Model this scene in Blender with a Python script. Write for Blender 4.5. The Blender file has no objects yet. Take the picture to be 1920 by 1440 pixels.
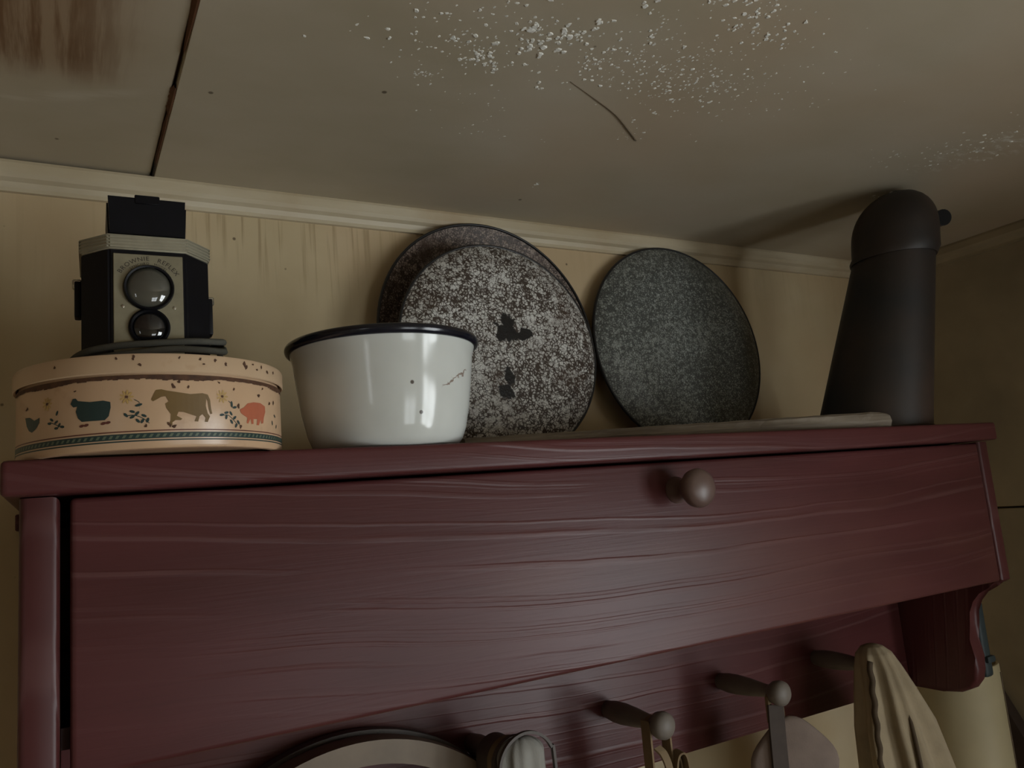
import bpy, bmesh, math, random
from mathutils import Vector, Matrix
from mathutils.geometry import tessellate_polygon

random.seed(7)
C = bpy.context.scene.collection
scene = bpy.context.scene

# ------------------------------------------------------------------ camera
cam_d = bpy.data.cameras.new('camera'); cam = bpy.data.objects.new('camera', cam_d); C.objects.link(cam)
yaw, pitch, roll = -0.5252, 0.1530, 0.0861
Rm = (Matrix.Rotation(yaw, 3, 'Z') @ Matrix.Rotation(pitch, 3, 'X') @ Matrix.Rotation(roll, 3, 'Y'))
rgt, fwd, upv = Rm.col[0], Rm.col[1], Rm.col[2]
M = Matrix((rgt, upv, -fwd)).transposed().to_4x4()
M.translation = Vector((-0.0053, -0.6754, -0.0273))
cam.matrix_world = M
cam_d.sensor_width = 36.0
cam_d.lens = 36.0 * 1489.3 / 1920.0
cam_d.clip_start = 0.02
scene.camera = cam

# ------------------------------------------------------------------ world, exposure
world = bpy.data.worlds.new('world'); scene.world = world; world.use_nodes = True
world.node_tree.nodes['Background'].inputs[0].default_value = (0.55, 0.65, 0.8, 1)
world.node_tree.nodes['Background'].inputs[1].default_value = 0.05
vs = scene.view_settings
vs.view_transform = 'Standard'; vs.look = 'None'; vs.gamma = 1.0; vs.use_curve_mapping = False
vs.exposure = 0.0
WINDOW_RIGHT, WINDOW_FRONT, WINDOW_LEFT = 10.8, 4.6, 4.0        # daylight behind the panes

# ------------------------------------------------------------------ dimensions (metres, z = 0 at the door top)
YW = 0.1148          # back wall
ZC = 0.3110          # ceiling
WR = 1.187           # right wall
XL, YF, ZF = -1.35, -2.35, -1.75
ZT = 0.021           # shelf top
W, D, H, H2 = 0.9, 0.1506, 0.1539, 0.2847

# ================================================================== helpers
def tag(o, label=None, cat=None, group=None, kind=None):
    if label: o['label'] = label
    if cat: o['category'] = cat
    if group: o['group'] = group
    if kind: o['kind'] = kind
    return o

def empty(name, loc=(0, 0, 0), rot=None):
    o = bpy.data.objects.new(name, None); C.objects.link(o); o.location = loc
    if rot: o.rotation_euler = rot
    o.empty_display_size = 0.02
    return o

def link(name, me, mat, parent=None, smooth=False, angle=None):
    me.materials.clear(); me.materials.append(mat)
    if smooth:
        for p in me.polygons: p.use_smooth = True
        if angle is not None:
            try: me.set_sharp_from_angle(angle=math.radians(angle))
            except Exception: pass
    o = bpy.data.objects.new(name, me); C.objects.link(o)
    if parent: o.parent = parent
    return o

def from_bm(bm, name):
    bmesh.ops.recalc_face_normals(bm, faces=bm.faces[:])
    me = bpy.data.meshes.new(name); bm.to_mesh(me); bm.free(); return me

def pydata(name, v, f):
    me = bpy.data.meshes.new(name); me.from_pydata([tuple(x) for x in v], [], f); me.update()
    bm = bmesh.new(); bm.from_mesh(me); bmesh.ops.recalc_face_normals(bm, faces=bm.faces[:]); bm.to_mesh(me); bm.free()
    return me

def box_bm(x0, x1, y0, y1, z0, z1, bevel=0.0, seg=2, bm=None):
    b = bmesh.new()
    r = bmesh.ops.create_cube(b, size=1)
    for v in r['verts']:
        v.co = Vector((x0 if v.co.x < 0 else x1, y0 if v.co.y < 0 else y1, z0 if v.co.z < 0 else z1))
    if bevel > 0:
        bmesh.ops.bevel(b, geom=b.edges[:], offset=bevel, segments=seg, affect='EDGES', profile=0.6)
    return b

def box(name, x0, x1, y0, y1, z0, z1, mat, parent=None, bevel=0.0, seg=2):
    return link(name, from_bm(box_bm(x0, x1, y0, y1, z0, z1, bevel, seg), name), mat, parent, bevel > 0, 40)

def revolve(name, prof, seg=64, axis='Z', loc=(0, 0, 0)):
    """prof: (radius, height) list; closes at radius 0"""
    v, f, rings = [], [], []
    for r, h in prof:
        if r < 1e-7:
            rings.append([len(v)]); v.append((0, 0, h))
        else:
            base = len(v); rings.append(list(range(base, base + seg)))
            for i in range(seg):
                a = 2 * math.pi * i / seg; v.append((r * math.cos(a), r * math.sin(a), h))
    for a, b in zip(rings, rings[1:]):
        if len(a) == 1 and len(b) == 1: continue
        for i in range(seg):
            j = (i + 1) % seg
            if len(a) == 1: f.append((a[0], b[i], b[j]))
            elif len(b) == 1: f.append((a[i], b[0], a[j]))
            else: f.append((a[i], a[j], b[j], b[i]))
    if axis == '-Y': v = [(x, -z, y) for x, y, z in v]
    v = [(x + loc[0], y + loc[1], z + loc[2]) for x, y, z in v]
    return pydata(name, v, f)

def catmull(pts, n=8):
    pts = [Vector(p) for p in pts]; out = []
    P = [pts[0] * 2 - pts[1]] + pts + [pts[-1] * 2 - pts[-2]]
    for i in range(1, len(P) - 2):
        for k in range(n):
            t = k / n; a, b, c, d = P[i - 1], P[i], P[i + 1], P[i + 2]
            out.append(0.5 * ((2 * b) + (c - a) * t + (2 * a - 5 * b + 4 * c - d) * t * t + (3 * b - a - 3 * c + d) * t ** 3))
    out.append(pts[-1]); return out

def sweep(name, path, section, closed_path=False, scale=None, up=Vector((0, 0, 1))):
    """sweep a closed 2D section along a path (list of Vectors)"""
    n, m = len(path), len(section); v, f = [], []
    prev = None
    for i, p in enumerate(path):
        if closed_path: t = (path[(i + 1) % n] - path[i - 1]).normalized()
        else: t = (path[min(i + 1, n - 1)] - path[max(i - 1, 0)]).normalized()
        if prev is None:
            s = t.cross(up)
            if s.length < 1e-4: s = t.cross(Vector((1, 0, 0)))
        else: s = prev - t * prev.dot(t)
        s.normalize(); prev = s.copy(); w = s.cross(t).normalized()
        k = scale[i] if scale else 1.0
        for a, b in section: v.append(p + s * a * k + w * b * k)
    last = n if closed_path else n - 1
    for i in range(last):
        for j in range(m):
            i2 = (i + 1) % n; j2 = (j + 1) % m
            f.append((i * m + j, i * m + j2, i2 * m + j2, i2 * m + j))
    if not closed_path:
        f.append(tuple(range(m))[::-1]); f.append(tuple((n - 1) * m + j for j in range(m)))
    return pydata(name, v, f)

def circle(r, n=10, ry=None):
    ry = ry or r
    return [(r * math.cos(2 * math.pi * i / n), ry * math.sin(2 * math.pi * i / n)) for i in range(n)]

def rect(w, t): return [(-w / 2, -t / 2), (w / 2, -t / 2), (w / 2, t / 2), (-w / 2, t / 2)]

def extrude_poly(name, poly, ext, plane='YZ'):
    """poly in 2D, extruded from ext[0] to ext[1] along the remaining axis"""
    bm = bmesh.new()
    def P(a, b, e):
        return (e, a, b) if plane == 'YZ' else ((a, e, b) if plane == 'XZ' else (a, b, e))
    A = [bm.verts.new(P(a, b, ext[0])) for a, b in poly]; B = [bm.verts.new(P(a, b, ext[1])) for a, b in poly]
    bm.faces.new(A); bm.faces.new(B[::-1])
    for i in range(len(poly)):
        j = (i + 1) % len(poly); bm.faces.new((A[i], B[i], B[j], A[j]))
    return bm

def blob_poly(x, y, r, n=9, jit=0.35, ang=0, asp=1.0):
    out = []
    for i in range(n):
        a = 2 * math.pi * i / n; k = r * (1 + random.uniform(-jit, jit))
        px, py = k * math.cos(a), k * math.sin(a) * asp
        out.append((x + px * math.cos(ang) - py * math.sin(ang), y + px * math.sin(ang) + py * math.cos(ang)))
    return out

# ================================================================== materials
class NT:
    def __init__(s, name):
        s.m = bpy.data.materials.new(name); s.m.use_nodes = True; s.t = s.m.node_tree; s.t.nodes.clear()
        s.out = s.t.nodes.new('ShaderNodeOutputMaterial'); s.b = s.t.nodes.new('ShaderNodeBsdfPrincipled')
        s.t.links.new(s.b.outputs[0], s.out.inputs[0]); s._tc = None
    def n(s, ty, **kw):
        x = s.t.nodes.new(ty)
        for k, v in kw.items():
            if k.startswith('i_'):
                key = k[2:]; key = int(key) if key.isdigit() else key.replace('_', ' ')
                s.put(x.inputs[key], v)
            else: setattr(x, k, v)
        return x
    def put(s, sock, v):
        if isinstance(v, bpy.types.NodeSocket): s.t.links.new(v, sock)
        else: sock.default_value = v
    def coord(s):
        if not s._tc: s._tc = s.t.nodes.new('ShaderNodeTexCoord').outputs['Object']
        return s._tc
    def mapping(s, scale=(1, 1, 1), loc=(0, 0, 0), rot=(0, 0, 0), src=None):
        x = s.n('ShaderNodeMapping'); s.put(x.inputs['Vector'], src or s.coord())
        x.inputs['Scale'].default_value = scale; x.inputs['Location'].default_value = loc; x.inputs['Rotation'].default_value = rot
        return x.outputs[0]
    def noise(s, scale, detail=3, vec=None, rough=0.55, dist=0.0):
        x = s.n('ShaderNodeTexNoise'); s.put(x.inputs['Vector'], vec or s.coord())
        x.inputs['Scale'].default_value = scale; x.inputs['Detail'].default_value = detail
        x.inputs['Roughness'].default_value = rough; x.inputs['Distortion'].default_value = dist
        return x.outputs['Fac']
    def ramp(s, fac, stops, interp='LINEAR'):
        x = s.n('ShaderNodeValToRGB'); s.put(x.inputs[0], fac); e = x.color_ramp.elements; x.color_ramp.interpolation = interp
        while len(e) < len(stops): e.new(0.5)
        for el, (p, c) in zip(e, stops):
            el.position = p; el.color = (c, c, c, 1) if isinstance(c, (int, float)) else (*c, 1)
        return x.outputs[0]
    def mix(s, fac, a, b, mode='MIX'):
        x = s.n('ShaderNodeMix', data_type='RGBA', blend_type=mode)
        s.put(x.inputs[0], fac)
        for i, c in ((6, a), (7, b)): s.put(x.inputs[i], (*c, 1) if isinstance(c, tuple) else c)
        return x.outputs[2]
    def math(s, op, a, b=0.0, clamp=False):
        x = s.n('ShaderNodeMath', operation=op, use_clamp=clamp); s.put(x.inputs[0], a); s.put(x.inputs[1], b); return x.outputs[0]
    def xyz(s, vec=None):
        x = s.n('ShaderNodeSeparateXYZ'); s.put(x.inputs[0], vec or s.coord()); return x.outputs
    def step(s, v, a, b):
        x = s.n('ShaderNodeMapRange', interpolation_type='SMOOTHSTEP', clamp=True); s.put(x.inputs[0], v)
        x.inputs[1].default_value = a; x.inputs[2].default_value = b; x.inputs[3].default_value = 0; x.inputs[4].default_value = 1
        return x.outputs[0]
    def bump(s, h, strength=0.3, dist=0.002):
        x = s.n('ShaderNodeBump'); x.inputs['Strength'].default_value = strength; x.inputs['Distance'].default_value = dist
        s.put(x.inputs['Height'], h); s.t.links.new(x.outputs[0], s.b.inputs['Normal']); return x
    def fin(s, col, rough=0.5, metal=0.0, spec=0.5, coat=0.0):
        s.put(s.b.inputs['Base Color'], (*col, 1) if isinstance(col, tuple) else col)
        s.put(s.b.inputs['Roughness'], rough); s.b.inputs['Metallic'].default_value = metal
        s.b.inputs['Specular IOR Level'].default_value = spec; s.b.inputs['Coat Weight'].default_value = coat
        return s.m

def plain(name, col, rough=0.5, metal=0.0, var=0.15, scale=60, spec=0.5, coat=0.0, bump=0.0):
    t = NT(name); nz = t.noise(scale, 4)
    lo = tuple(c * (1 - var) for c in col); hi = tuple(min(1, c * (1 + var)) for c in col)
    c = t.ramp(nz, [(0.3, lo), (0.7, hi)])
    if bump: t.bump(nz, bump, 0.001)
    return t.fin(c, rough, metal, spec, coat)

def m_wall():
    t = NT('aged_cream_wall'); x, y, z = t.xyz()
    base = t.ramp(t.noise(7, 4), [(0.3, (0.52, 0.415, 0.245)), (0.55, (0.60, 0.49, 0.305)), (0.75, (0.66, 0.56, 0.38))])
    tan = t.noise(3.0, 3, t.mapping(loc=(3.3, 1, 2)))
    base = t.mix(t.math('MULTIPLY', t.step(tan, 0.42, 0.68), 0.6), base, (0.56, 0.40, 0.235))
    streak = t.noise(1.0, 3, t.mapping(scale=(150, 1, 5.5)), rough=0.6)
    zone = t.noise(5.0, 2, t.mapping(loc=(0.3, 0, 0)))
    low = t.math('ADD', t.math('MULTIPLY', zone, 0.22), 0.09)
    top = t.step(t.math('SUBTRACT', z, low), -0.03, 0.09)
    drip = t.math('MULTIPLY', t.math('MULTIPLY', t.step(streak, 0.50, 0.66), top), t.math('ADD', t.math('MULTIPLY', t.math('MULTIPLY', t.step(x, 0.06, 0.12), t.step(x, 0.34, 0.27)), 0.8), 0.15))
    base = t.mix(t.math('MULTIPLY', drip, 0.55), base, (0.27, 0.18, 0.085))
    sp = t.n('ShaderNodeTexVoronoi', feature='F1'); t.put(sp.inputs['Vector'], t.coord()); sp.inputs['Scale'].default_value = 26
    base = t.mix(t.math('MULTIPLY', t.step(sp.outputs['Distance'], 0.055, 0.03), 0.8), base, (0.09, 0.055, 0.03))
    t.bump(t.noise(90, 4), 0.12, 0.001)
    return t.fin(base, 0.5, spec=0.35)

def m_ceiling():
    t = NT('stained_ceiling_paint'); x, y, z = t.xyz()
    base = t.ramp(t.noise(5, 4, t.mapping(scale=(1, 1.6, 1))), [(0.3, (0.43, 0.37, 0.26)), (0.6, (0.50, 0.435, 0.325)), (0.8, (0.53, 0.48, 0.375))])
    warm = t.step(t.noise(3.2, 2, t.mapping(loc=(5, 2, 1))), 0.45, 0.7)
    base = t.mix(t.math('MULTIPLY', warm, 0.5), base, (0.50, 0.375, 0.255))
    # old water stain by the left panel, runs in streaks
    reach = t.math('ADD', x, t.math('MULTIPLY', t.noise(9, 3), 0.06))
    left = t.math('MULTIPLY', t.step(reach, 0.088, 0.015), t.step(t.math('ADD', y, t.math('MULTIPLY', t.noise(14, 3), 0.05)), -0.008, -0.06))
    st = t.step(t.noise(1, 4, t.mapping(scale=(110, 7, 1)), rough=0.65), 0.40, 0.64)
    wide = t.math('MULTIPLY', t.step(reach, 0.125, 0.02), t.step(t.math('ADD', y, t.math('MULTIPLY', t.noise(10, 3), 0.06)), 0.03, -0.09))
    base = t.mix(t.math('MULTIPLY', wide, 0.55), base, (0.36, 0.245, 0.145))
    base = t.mix(t.math('MULTIPLY', left, 0.5), base, (0.27, 0.155, 0.075))
    base = t.mix(t.math('MULTIPLY', t.math('MULTIPLY', left, st), 0.75), base, (0.13, 0.055, 0.018))
    # scraped pale streak
    pale = t.noise(1, 3, t.mapping(scale=(14, 60, 1), rot=(0, 0, 0.2)))
    d = t.math('ABSOLUTE', t.math('ADD', t.math('ADD', y, 0.024), t.math('MULTIPLY', x, 0.45)))
    pm = t.math('MULTIPLY', t.math('MULTIPLY', t.step(d, 0.012, 0.0), t.step(x, 0.06, 0.03)), t.step(pale, 0.4, 0.6))
    base = t.mix(t.math('MULTIPLY', pm, 0.5), base, (0.58, 0.53, 0.42))
    # scuffed, whitened patch at the far right
    dx = t.math('SUBTRACT', t.math('ADD', x, t.math('MULTIPLY', y, 0.35)), 0.79); dy = t.math('ADD', y, 0.235)
    rr = t.math('SQRT', t.math('ADD', t.math('MULTIPLY', dx, t.math('MULTIPLY', dx, 3.0)), t.math('MULTIPLY', dy, t.math('MULTIPLY', dy, 1.2))))
    sc = t.math('MULTIPLY', t.step(rr, 0.10, 0.02), t.step(t.noise(1, 5, t.mapping(scale=(60, 130, 1), rot=(0, 0, 0.9)), rough=0.7), 0.5, 0.68))
    base = t.mix(t.math('MULTIPLY', sc, 0.8), base, (0.72, 0.70, 0.62))
    sp = t.n('ShaderNodeTexVoronoi', feature='F1'); t.put(sp.inputs['Vector'], t.coord()); sp.inputs['Scale'].default_value = 13
    base = t.mix(t.math('MULTIPLY', t.step(sp.outputs['Distance'], 0.035, 0.02), 0.8), base, (0.07, 0.045, 0.025))
    t.bump(t.noise(120, 4), 0.10, 0.001)
    return t.fin(base, 0.55, spec=0.3)

def m_rust_seam():
    t = NT('rusty_seam'); nz = t.noise(1, 3, t.mapping(scale=(40, 16, 1)))
    return t.fin(t.ramp(nz, [(0.35, (0.02, 0.010, 0.006)), (0.55, (0.11, 0.04, 0.012)), (0.7, (0.14, 0.06, 0.02))]), 0.8)

def m_trim():
    t = NT('cream_moulding_paint'); x, y, z = t.xyz()
    base = t.ramp(t.noise(14, 4, t.mapping(scale=(0.5, 1, 2))), [(0.3, (0.50, 0.41, 0.265)), (0.6, (0.60, 0.52, 0.37)), (0.8, (0.66, 0.59, 0.45))])
    base = t.mix(t.math('MULTIPLY', t.step(t.noise(8, 4, t.mapping(loc=(2, 0, 4))), 0.5, 0.72), 0.6), base, (0.42, 0.29, 0.16))
    t.bump(t.noise(110, 3), 0.12, 0.001)
    return t.fin(base, 0.42, spec=0.4)

def m_redwood(name='oxblood_painted_pine', upright=False):
    t = NT(name)
    if upright:
        a = t.xyz(); cb = t.n('ShaderNodeCombineXYZ'); t.put(cb.inputs[0], a[2]); t.put(cb.inputs[1], a[0]); t.put(cb.inputs[2], a[1]); t._tc = cb.outputs[0]
    x, y, z = t.xyz()
    wob = t.noise(1.0, 2, t.mapping(scale=(2.2, 1, 9)))
    wob2 = t.noise(1.0, 2, t.mapping(scale=(14, 3, 30), loc=(3, 0, 1)))
    arch = t.math('MULTIPLY', t.math('POWER', t.math('ABSOLUTE', t.math('SUBTRACT', x, 0.62)), 2.0), -0.10)
    c = t.math('ADD', t.math('ADD', z, arch), t.math('ADD', t.math('MULTIPLY', wob, 0.032), t.math('MULTIPLY', wob2, 0.0022)))
    cv = t.n('ShaderNodeCombineXYZ'); t.put(cv.inputs[2], c)
    g = t.n('ShaderNodeTexNoise', noise_dimensions='3D'); t.put(g.inputs['Vector'], cv.outputs[0])
    g.inputs['Scale'].default_value = 135; g.inputs['Detail'].default_value = 2.5
    ridge = t.math('MULTIPLY', t.step(g.outputs['Fac'], 0.50, 0.66), t.step(t.noise(5, 2, t.mapping(scale=(1, 1, 5), loc=(0, 2, 0))), 0.30, 0.6))
    fine = t.noise(1.0, 3, t.mapping(scale=(7, 60, 420)))
    base = t.ramp(t.noise(4, 4, t.mapping(scale=(1, 1, 4))), [(0.3, (0.062, 0.017, 0.016)), (0.7, (0.092, 0.026, 0.026))])
    base = t.mix(t.math('MULTIPLY', t.step(t.noise(3, 3, t.mapping(loc=(1, 1, 3), scale=(1, 1, 3))), 0.5, 0.72), 0.5), base, (0.115, 0.042, 0.032))
    base = t.mix(t.math('MULTIPLY', ridge, 0.30), base, (0.17, 0.085, 0.08))
    base = t.mix(t.math('MULTIPLY', t.step(fine, 0.55, 0.75), 0.2), base, (0.05, 0.016, 0.016))
    t.bump(t.math('ADD', t.math('MULTIPLY', ridge, 0.8), t.math('MULTIPLY', fine, 0.22)), 0.45, 0.0012)
    return t.fin(base, 0.38, spec=0.27)

def m_speckle(name, light, mid, dark, cells, contrast, chips=(), rust=0.0):
    t = NT(name); x, y, z = t.xyz()
    warp = t.n('ShaderNodeTexNoise'); t.put(warp.inputs['Vector'], t.coord()); warp.inputs['Scale'].default_value = cells * 0.6
    vadd = t.n('ShaderNodeVectorMath', operation='MULTIPLY_ADD'); t.put(vadd.inputs[0], warp.outputs['Color'])
    vadd.inputs[1].default_value = (0.006,) * 3; t.put(vadd.inputs[2], t.coord())
    def vor(sc):
        vo = t.n('ShaderNodeTexVoronoi', feature='DISTANCE_TO_EDGE'); t.put(vo.inputs['Vector'], vadd.outputs[0]); vo.inputs['Scale'].default_value = sc
        return vo.outputs['Distance']
    blot = t.noise(cells * 0.45, 5, rough=0.7)
    big = t.noise(14, 3)
    thr = t.math('SUBTRACT', t.math('ADD', vor(cells), t.math('MULTIPLY', t.math('SUBTRACT', blot, 0.5), 0.9)), t.math('MULTIPLY', t.math('SUBTRACT', big, 0.5), 0.35))
    f1 = t.step(thr, 0.02, 0.02 + contrast)
    cell2 = t.step(t.math('ADD', vor(cells * 1.9), t.math('MULTIPLY', t.math('SUBTRACT', blot, 0.5), 0.6)), 0.02, 0.22)
    col = t.mix(f1, dark, mid)
    col = t.mix(t.math('MULTIPLY', t.math('MULTIPLY', f1, cell2), 0.9), col, light)
    if rust:
        rn = t.step(t.noise(22, 4, t.mapping(loc=(4, 2, 1))), 0.52, 0.70)
        rad = t.math('SQRT', t.math('ADD', t.math('MULTIPLY', x, x), t.math('MULTIPLY', y, y)))
        col = t.mix(t.math('MULTIPLY', t.math('MAXIMUM', t.math('MULTIPLY', rn, 0.5), t.math('MULTIPLY', t.step(rad, 0.105, 0.122), rn)), rust), col, (0.07, 0.038, 0.022))
    for cx, cy, r, e in chips:
        dx = t.math('SUBTRACT', x, cx); dy = t.math('MULTIPLY', t.math('SUBTRACT', y, cy), e)
        d = t.math('SQRT', t.math('ADD', t.math('MULTIPLY', dx, dx), t.math('MULTIPLY', dy, dy)))
        d = t.math('ADD', d, t.math('MULTIPLY', t.math('SUBTRACT', t.noise(75, 4), 0.5), r * 2.2))
        col = t.mix(t.step(d, r, r * 0.8), col, (0.012, 0.010, 0.009))
    t.bump(t.math('ADD', f1, t.noise(60, 3)), 0.22, 0.0008)
    return t.fin(col, 0.42, spec=0.4)

def m_enamel():
    t = NT('white_enamel'); x, y, z = t.xyz()
    col = t.ramp(t.noise(18, 3), [(0.3, (0.60, 0.62, 0.585)), (0.7, (0.68, 0.70, 0.665))])
    sp = t.n('ShaderNodeTexVoronoi', feature='F1'); t.put(sp.inputs['Vector'], t.coord()); sp.inputs['Scale'].default_value = 42
    col = t.mix(t.math('MULTIPLY', t.step(sp.outputs['Distance'], 0.075, 0.04), 0.9), col, (0.05, 0.03, 0.02))
    # fine crack with rust
    cr = t.math('ABSOLUTE', t.math('ADD', t.math('SUBTRACT', z, 0.047), t.math('ADD', t.math('MULTIPLY', t.math('SUBTRACT', x, 0.033), -0.55), t.math('MULTIPLY', t.math('SUBTRACT', t.noise(160, 3), 0.5), 0.012))))
    cm = t.math('MULTIPLY', t.step(cr, 0.0011, 0.0003), t.math('MULTIPLY', t.step(x, 0.018, 0.022), t.step(x, 0.047, 0.043)))
    cm = t.math('MULTIPLY', cm, t.step(y, 0.0, -0.01))
    col = t.mix(t.math('MULTIPLY', cm, 0.75), col, (0.16, 0.07, 0.03))
    return t.fin(col, 0.13, spec=0.5)

def m_tin(name, col):
    t = NT(name)
    base = t.ramp(t.noise(22, 4), [(0.3, tuple(c * 0.88 for c in col)), (0.7, col)])
    base = t.mix(t.math('MULTIPLY', t.step(t.noise(40, 5), 0.58, 0.74), 0.55), base, (0.36, 0.20, 0.10))
    return t.fin(base, 0.30, spec=0.5)

def m_jug():
    t = NT('blackened_tin'); n1 = t.noise(9, 4); n2 = t.noise(1, 3, t.mapping(scale=(40, 40, 6)))
    col = t.ramp(n1, [(0.3, (0.010, 0.011, 0.012)), (0.5, (0.028, 0.019, 0.014)), (0.7, (0.055, 0.031, 0.020))])
    col = t.mix(t.math('MULTIPLY', n2, 0.3), col, (0.03, 0.026, 0.024)); t.bump(n2, 0.15, 0.001)
    return t.fin(col, 0.5, spec=0.4)

def m_slat():
    t = NT('weathered_grey_wood'); g = t.noise(1, 4, t.mapping(scale=(9, 120, 160)))
    col = t.ramp(g, [(0.3, (0.11, 0.085, 0.062)), (0.5, (0.20, 0.165, 0.125)), (0.75, (0.29, 0.25, 0.20))])
    t.bump(g, 0.5, 0.0012); return t.fin(col, 0.75, spec=0.25)

def m_cloth(name, col, scale=900, var=0.25):
    t = NT(name)
    wv = t.noise(1, 2, t.mapping(scale=(scale, scale, scale * 0.4))); big = t.noise(30, 3)
    c = t.ramp(big, [(0.3, tuple(k * (1 - var) for k in col)), (0.7, col)])
    t.bump(wv, 0.35, 0.0006); return t.fin(c, 0.9, spec=0.15)

def emis(name, col, strength):
    m = bpy.data.materials.new(name); m.use_nodes = True; t = m.node_tree; t.nodes.clear()
    o = t.nodes.new('ShaderNodeOutputMaterial'); e = t.nodes.new('ShaderNodeEmission')
    e.inputs[0].default_value = (*col, 1); e.inputs[1].default_value = strength; t.links.new(e.outputs[0], o.inputs[0]); return m

MW, MC, MT, MR = m_wall(), m_ceiling(), m_trim(), m_redwood()
MSEAM = m_rust_seam(); MRV = m_redwood('oxblood_painted_pine_upright', True)
MRW = plain('dun_wall_boards', (0.33, 0.265, 0.165), 0.6, var=0.18, scale=9, bump=0.1)
MFLOOR = plain('brown_floor_boards', (0.16, 0.10, 0.06), 0.6, scale=6)
MDARK = plain('shadowy_cavity_wood', (0.03, 0.014, 0.013), 0.7)
MWIN = plain('white_window_paint', (0.6, 0.58, 0.52), 0.5)
MBLACK = plain('black_moulded_plastic', (0.004, 0.004, 0.006), 0.42, var=0.2, spec=0.22)
MLEATH = plain('black_hood_metal', (0.003, 0.003, 0.005), 0.5, var=0.2, spec=0.2)
MPLATE = plain('brushed_champagne_metal', (0.27, 0.245, 0.165), 0.42, metal=0.35, var=0.1, scale=120)
MBAND = plain('satin_aluminium', (0.36, 0.335, 0.25), 0.40, metal=0.35, var=0.08, scale=100)
MINK = plain('brown_black_ink', (0.03, 0.022, 0.015), 0.6)
MCORD = m_cloth('braided_dark_cord', (0.10, 0.097, 0.08), 1200)
MLENS = plain('smoky_finder_glass', (0.075, 0.073, 0.058), 0.06, var=0.12, scale=40, coat=1.0)
MLENS2 = plain('dark_lens_glass', (0.008, 0.008, 0.009), 0.07, var=0.1, coat=1.0)
MRIV = plain('nickel_rivet', (0.5, 0.48, 0.42), 0.25, metal=0.9)
MTIN = m_tin('peach_tin_paint', (0.60, 0.40, 0.245)); MLID = m_tin('peach_lid_paint', (0.58, 0.41, 0.26))
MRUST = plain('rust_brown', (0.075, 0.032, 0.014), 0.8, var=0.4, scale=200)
MCOW = plain('ochre_brown_print', (0.165, 0.098, 0.03), 0.4, var=0.05); MTEAL = plain('dark_teal_print', (0.022, 0.045, 0.042), 0.4, var=0.05)
MPIG = plain('brick_pink_print', (0.46, 0.13, 0.065), 0.4, var=0.05); MYEL = plain('faded_yellow_print', (0.48, 0.31, 0.11), 0.4)
MRED2 = plain('maroon_print', (0.12, 0.035, 0.025), 0.4)
MENAM = m_enamel(); MNAVY = plain('blue_black_enamel_rim', (0.010, 0.011, 0.018), 0.18, var=0.2)
MSPA = m_speckle('mottled_grey_graniteware', (0.80, 0.80, 0.77), (0.42, 0.405, 0.37), (0.06, 0.043, 0.033), 270, 0.22,
                 chips=((0.000, 0.018, 0.015, 0.9), (0.022, 0.012, 0.010, 1.6), (-0.004, -0.035, 0.007, 0.7), (-0.010, -0.052, 0.009, 1.0)), rust=0.8)
MSPB = m_speckle('fine_dark_graniteware', (0.42, 0.45, 0.415), (0.21, 0.222, 0.20), (0.075, 0.08, 0.073), 330, 0.34)
MSPC = m_speckle('rusty_brown_graniteware', (0.42, 0.34, 0.28), (0.20, 0.145, 0.115), (0.045, 0.028, 0.02), 340, 0.35, rust=0.9)
MRIM = plain('worn_black_rim', (0.013, 0.012, 0.012), 0.4, var=0.4, scale=90)
MJUG = m_jug(); MHOLE = plain('spout_shade_black', (0.002, 0.002, 0.002), 0.9)
MSLAT = m_slat()
MPEG = plain('grey_brown_peg_wood', (0.15, 0.125, 0.102), 0.55, scale=50)
MKNOB = plain('worn_brown_knob_paint', (0.12, 0.075, 0.062), 0.40, scale=40)
MLINEN = m_cloth('unbleached_linen', (0.36, 0.29, 0.19)); MPAD = m_cloth('mauve_grey_cotton', (0.24, 0.185, 0.155))
MTAPE = m_cloth('tan_cotton_tape', (0.25, 0.18, 0.105)); MTWINE = m_cloth('dark_twine', (0.09, 0.065, 0.042), 1500)
MHOOP = plain('aged_bent_wood', (0.18, 0.135, 0.092), 0.6, scale=30); MSTRAP = plain('grey_brown_leather', (0.07, 0.055, 0.045), 0.6, scale=90)
MWCL = m_cloth('off_white_rag', (0.30, 0.29, 0.26)); MTUBE = plain('cream_card_tube', (0.55, 0.48, 0.30), 0.5, var=0.08, scale=12)
MTEALC = plain('dark_teal_leathercloth', (0.018, 0.03, 0.033), 0.6); MBOARD = plain('dark_brown_plank', (0.05, 0.032, 0.025), 0.6)
MFLAKE = plain('blistered_white_paint', (0.82, 0.81, 0.74), 0.7, var=0.2, scale=300)

# ================================================================== the room
def struct(o): o['kind'] = 'structure'; return o

struct(box('wall_back', XL, WR, YW, YW + 0.1, ZF, ZC + 0.01, MW))
wr = struct(box('wall_right', WR + 0.006, WR + 0.1, YF, YW + 0.1, ZF, ZC + 0.01, MDARK))
ZS = -0.0888
box('wall_board', WR, WR + 0.006, YF, YW, ZS + 0.001, ZC + 0.005, MRW, wr, 0.0012, 1)
box('wall_board', WR, WR + 0.006, YF, YW, ZS - 0.55, ZS - 0.001, MRW, wr, 0.0012, 1)
box('wall_board', WR, WR + 0.006, YF, YW, ZF, ZS - 0.552, MRW, wr, 0.0012, 1)
struct(box('wall_left', XL - 0.1, XL, YF, YW + 0.1, ZF, ZC + 0.01, MRW))
struct(box('wall_front', XL, WR, YF - 0.1, YF, ZF, ZC + 0.01, MRW))
struct(box('floor', XL, WR, YF, YW, ZF - 0.05, ZF, MFLOOR))
XS = 0.0723
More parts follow.
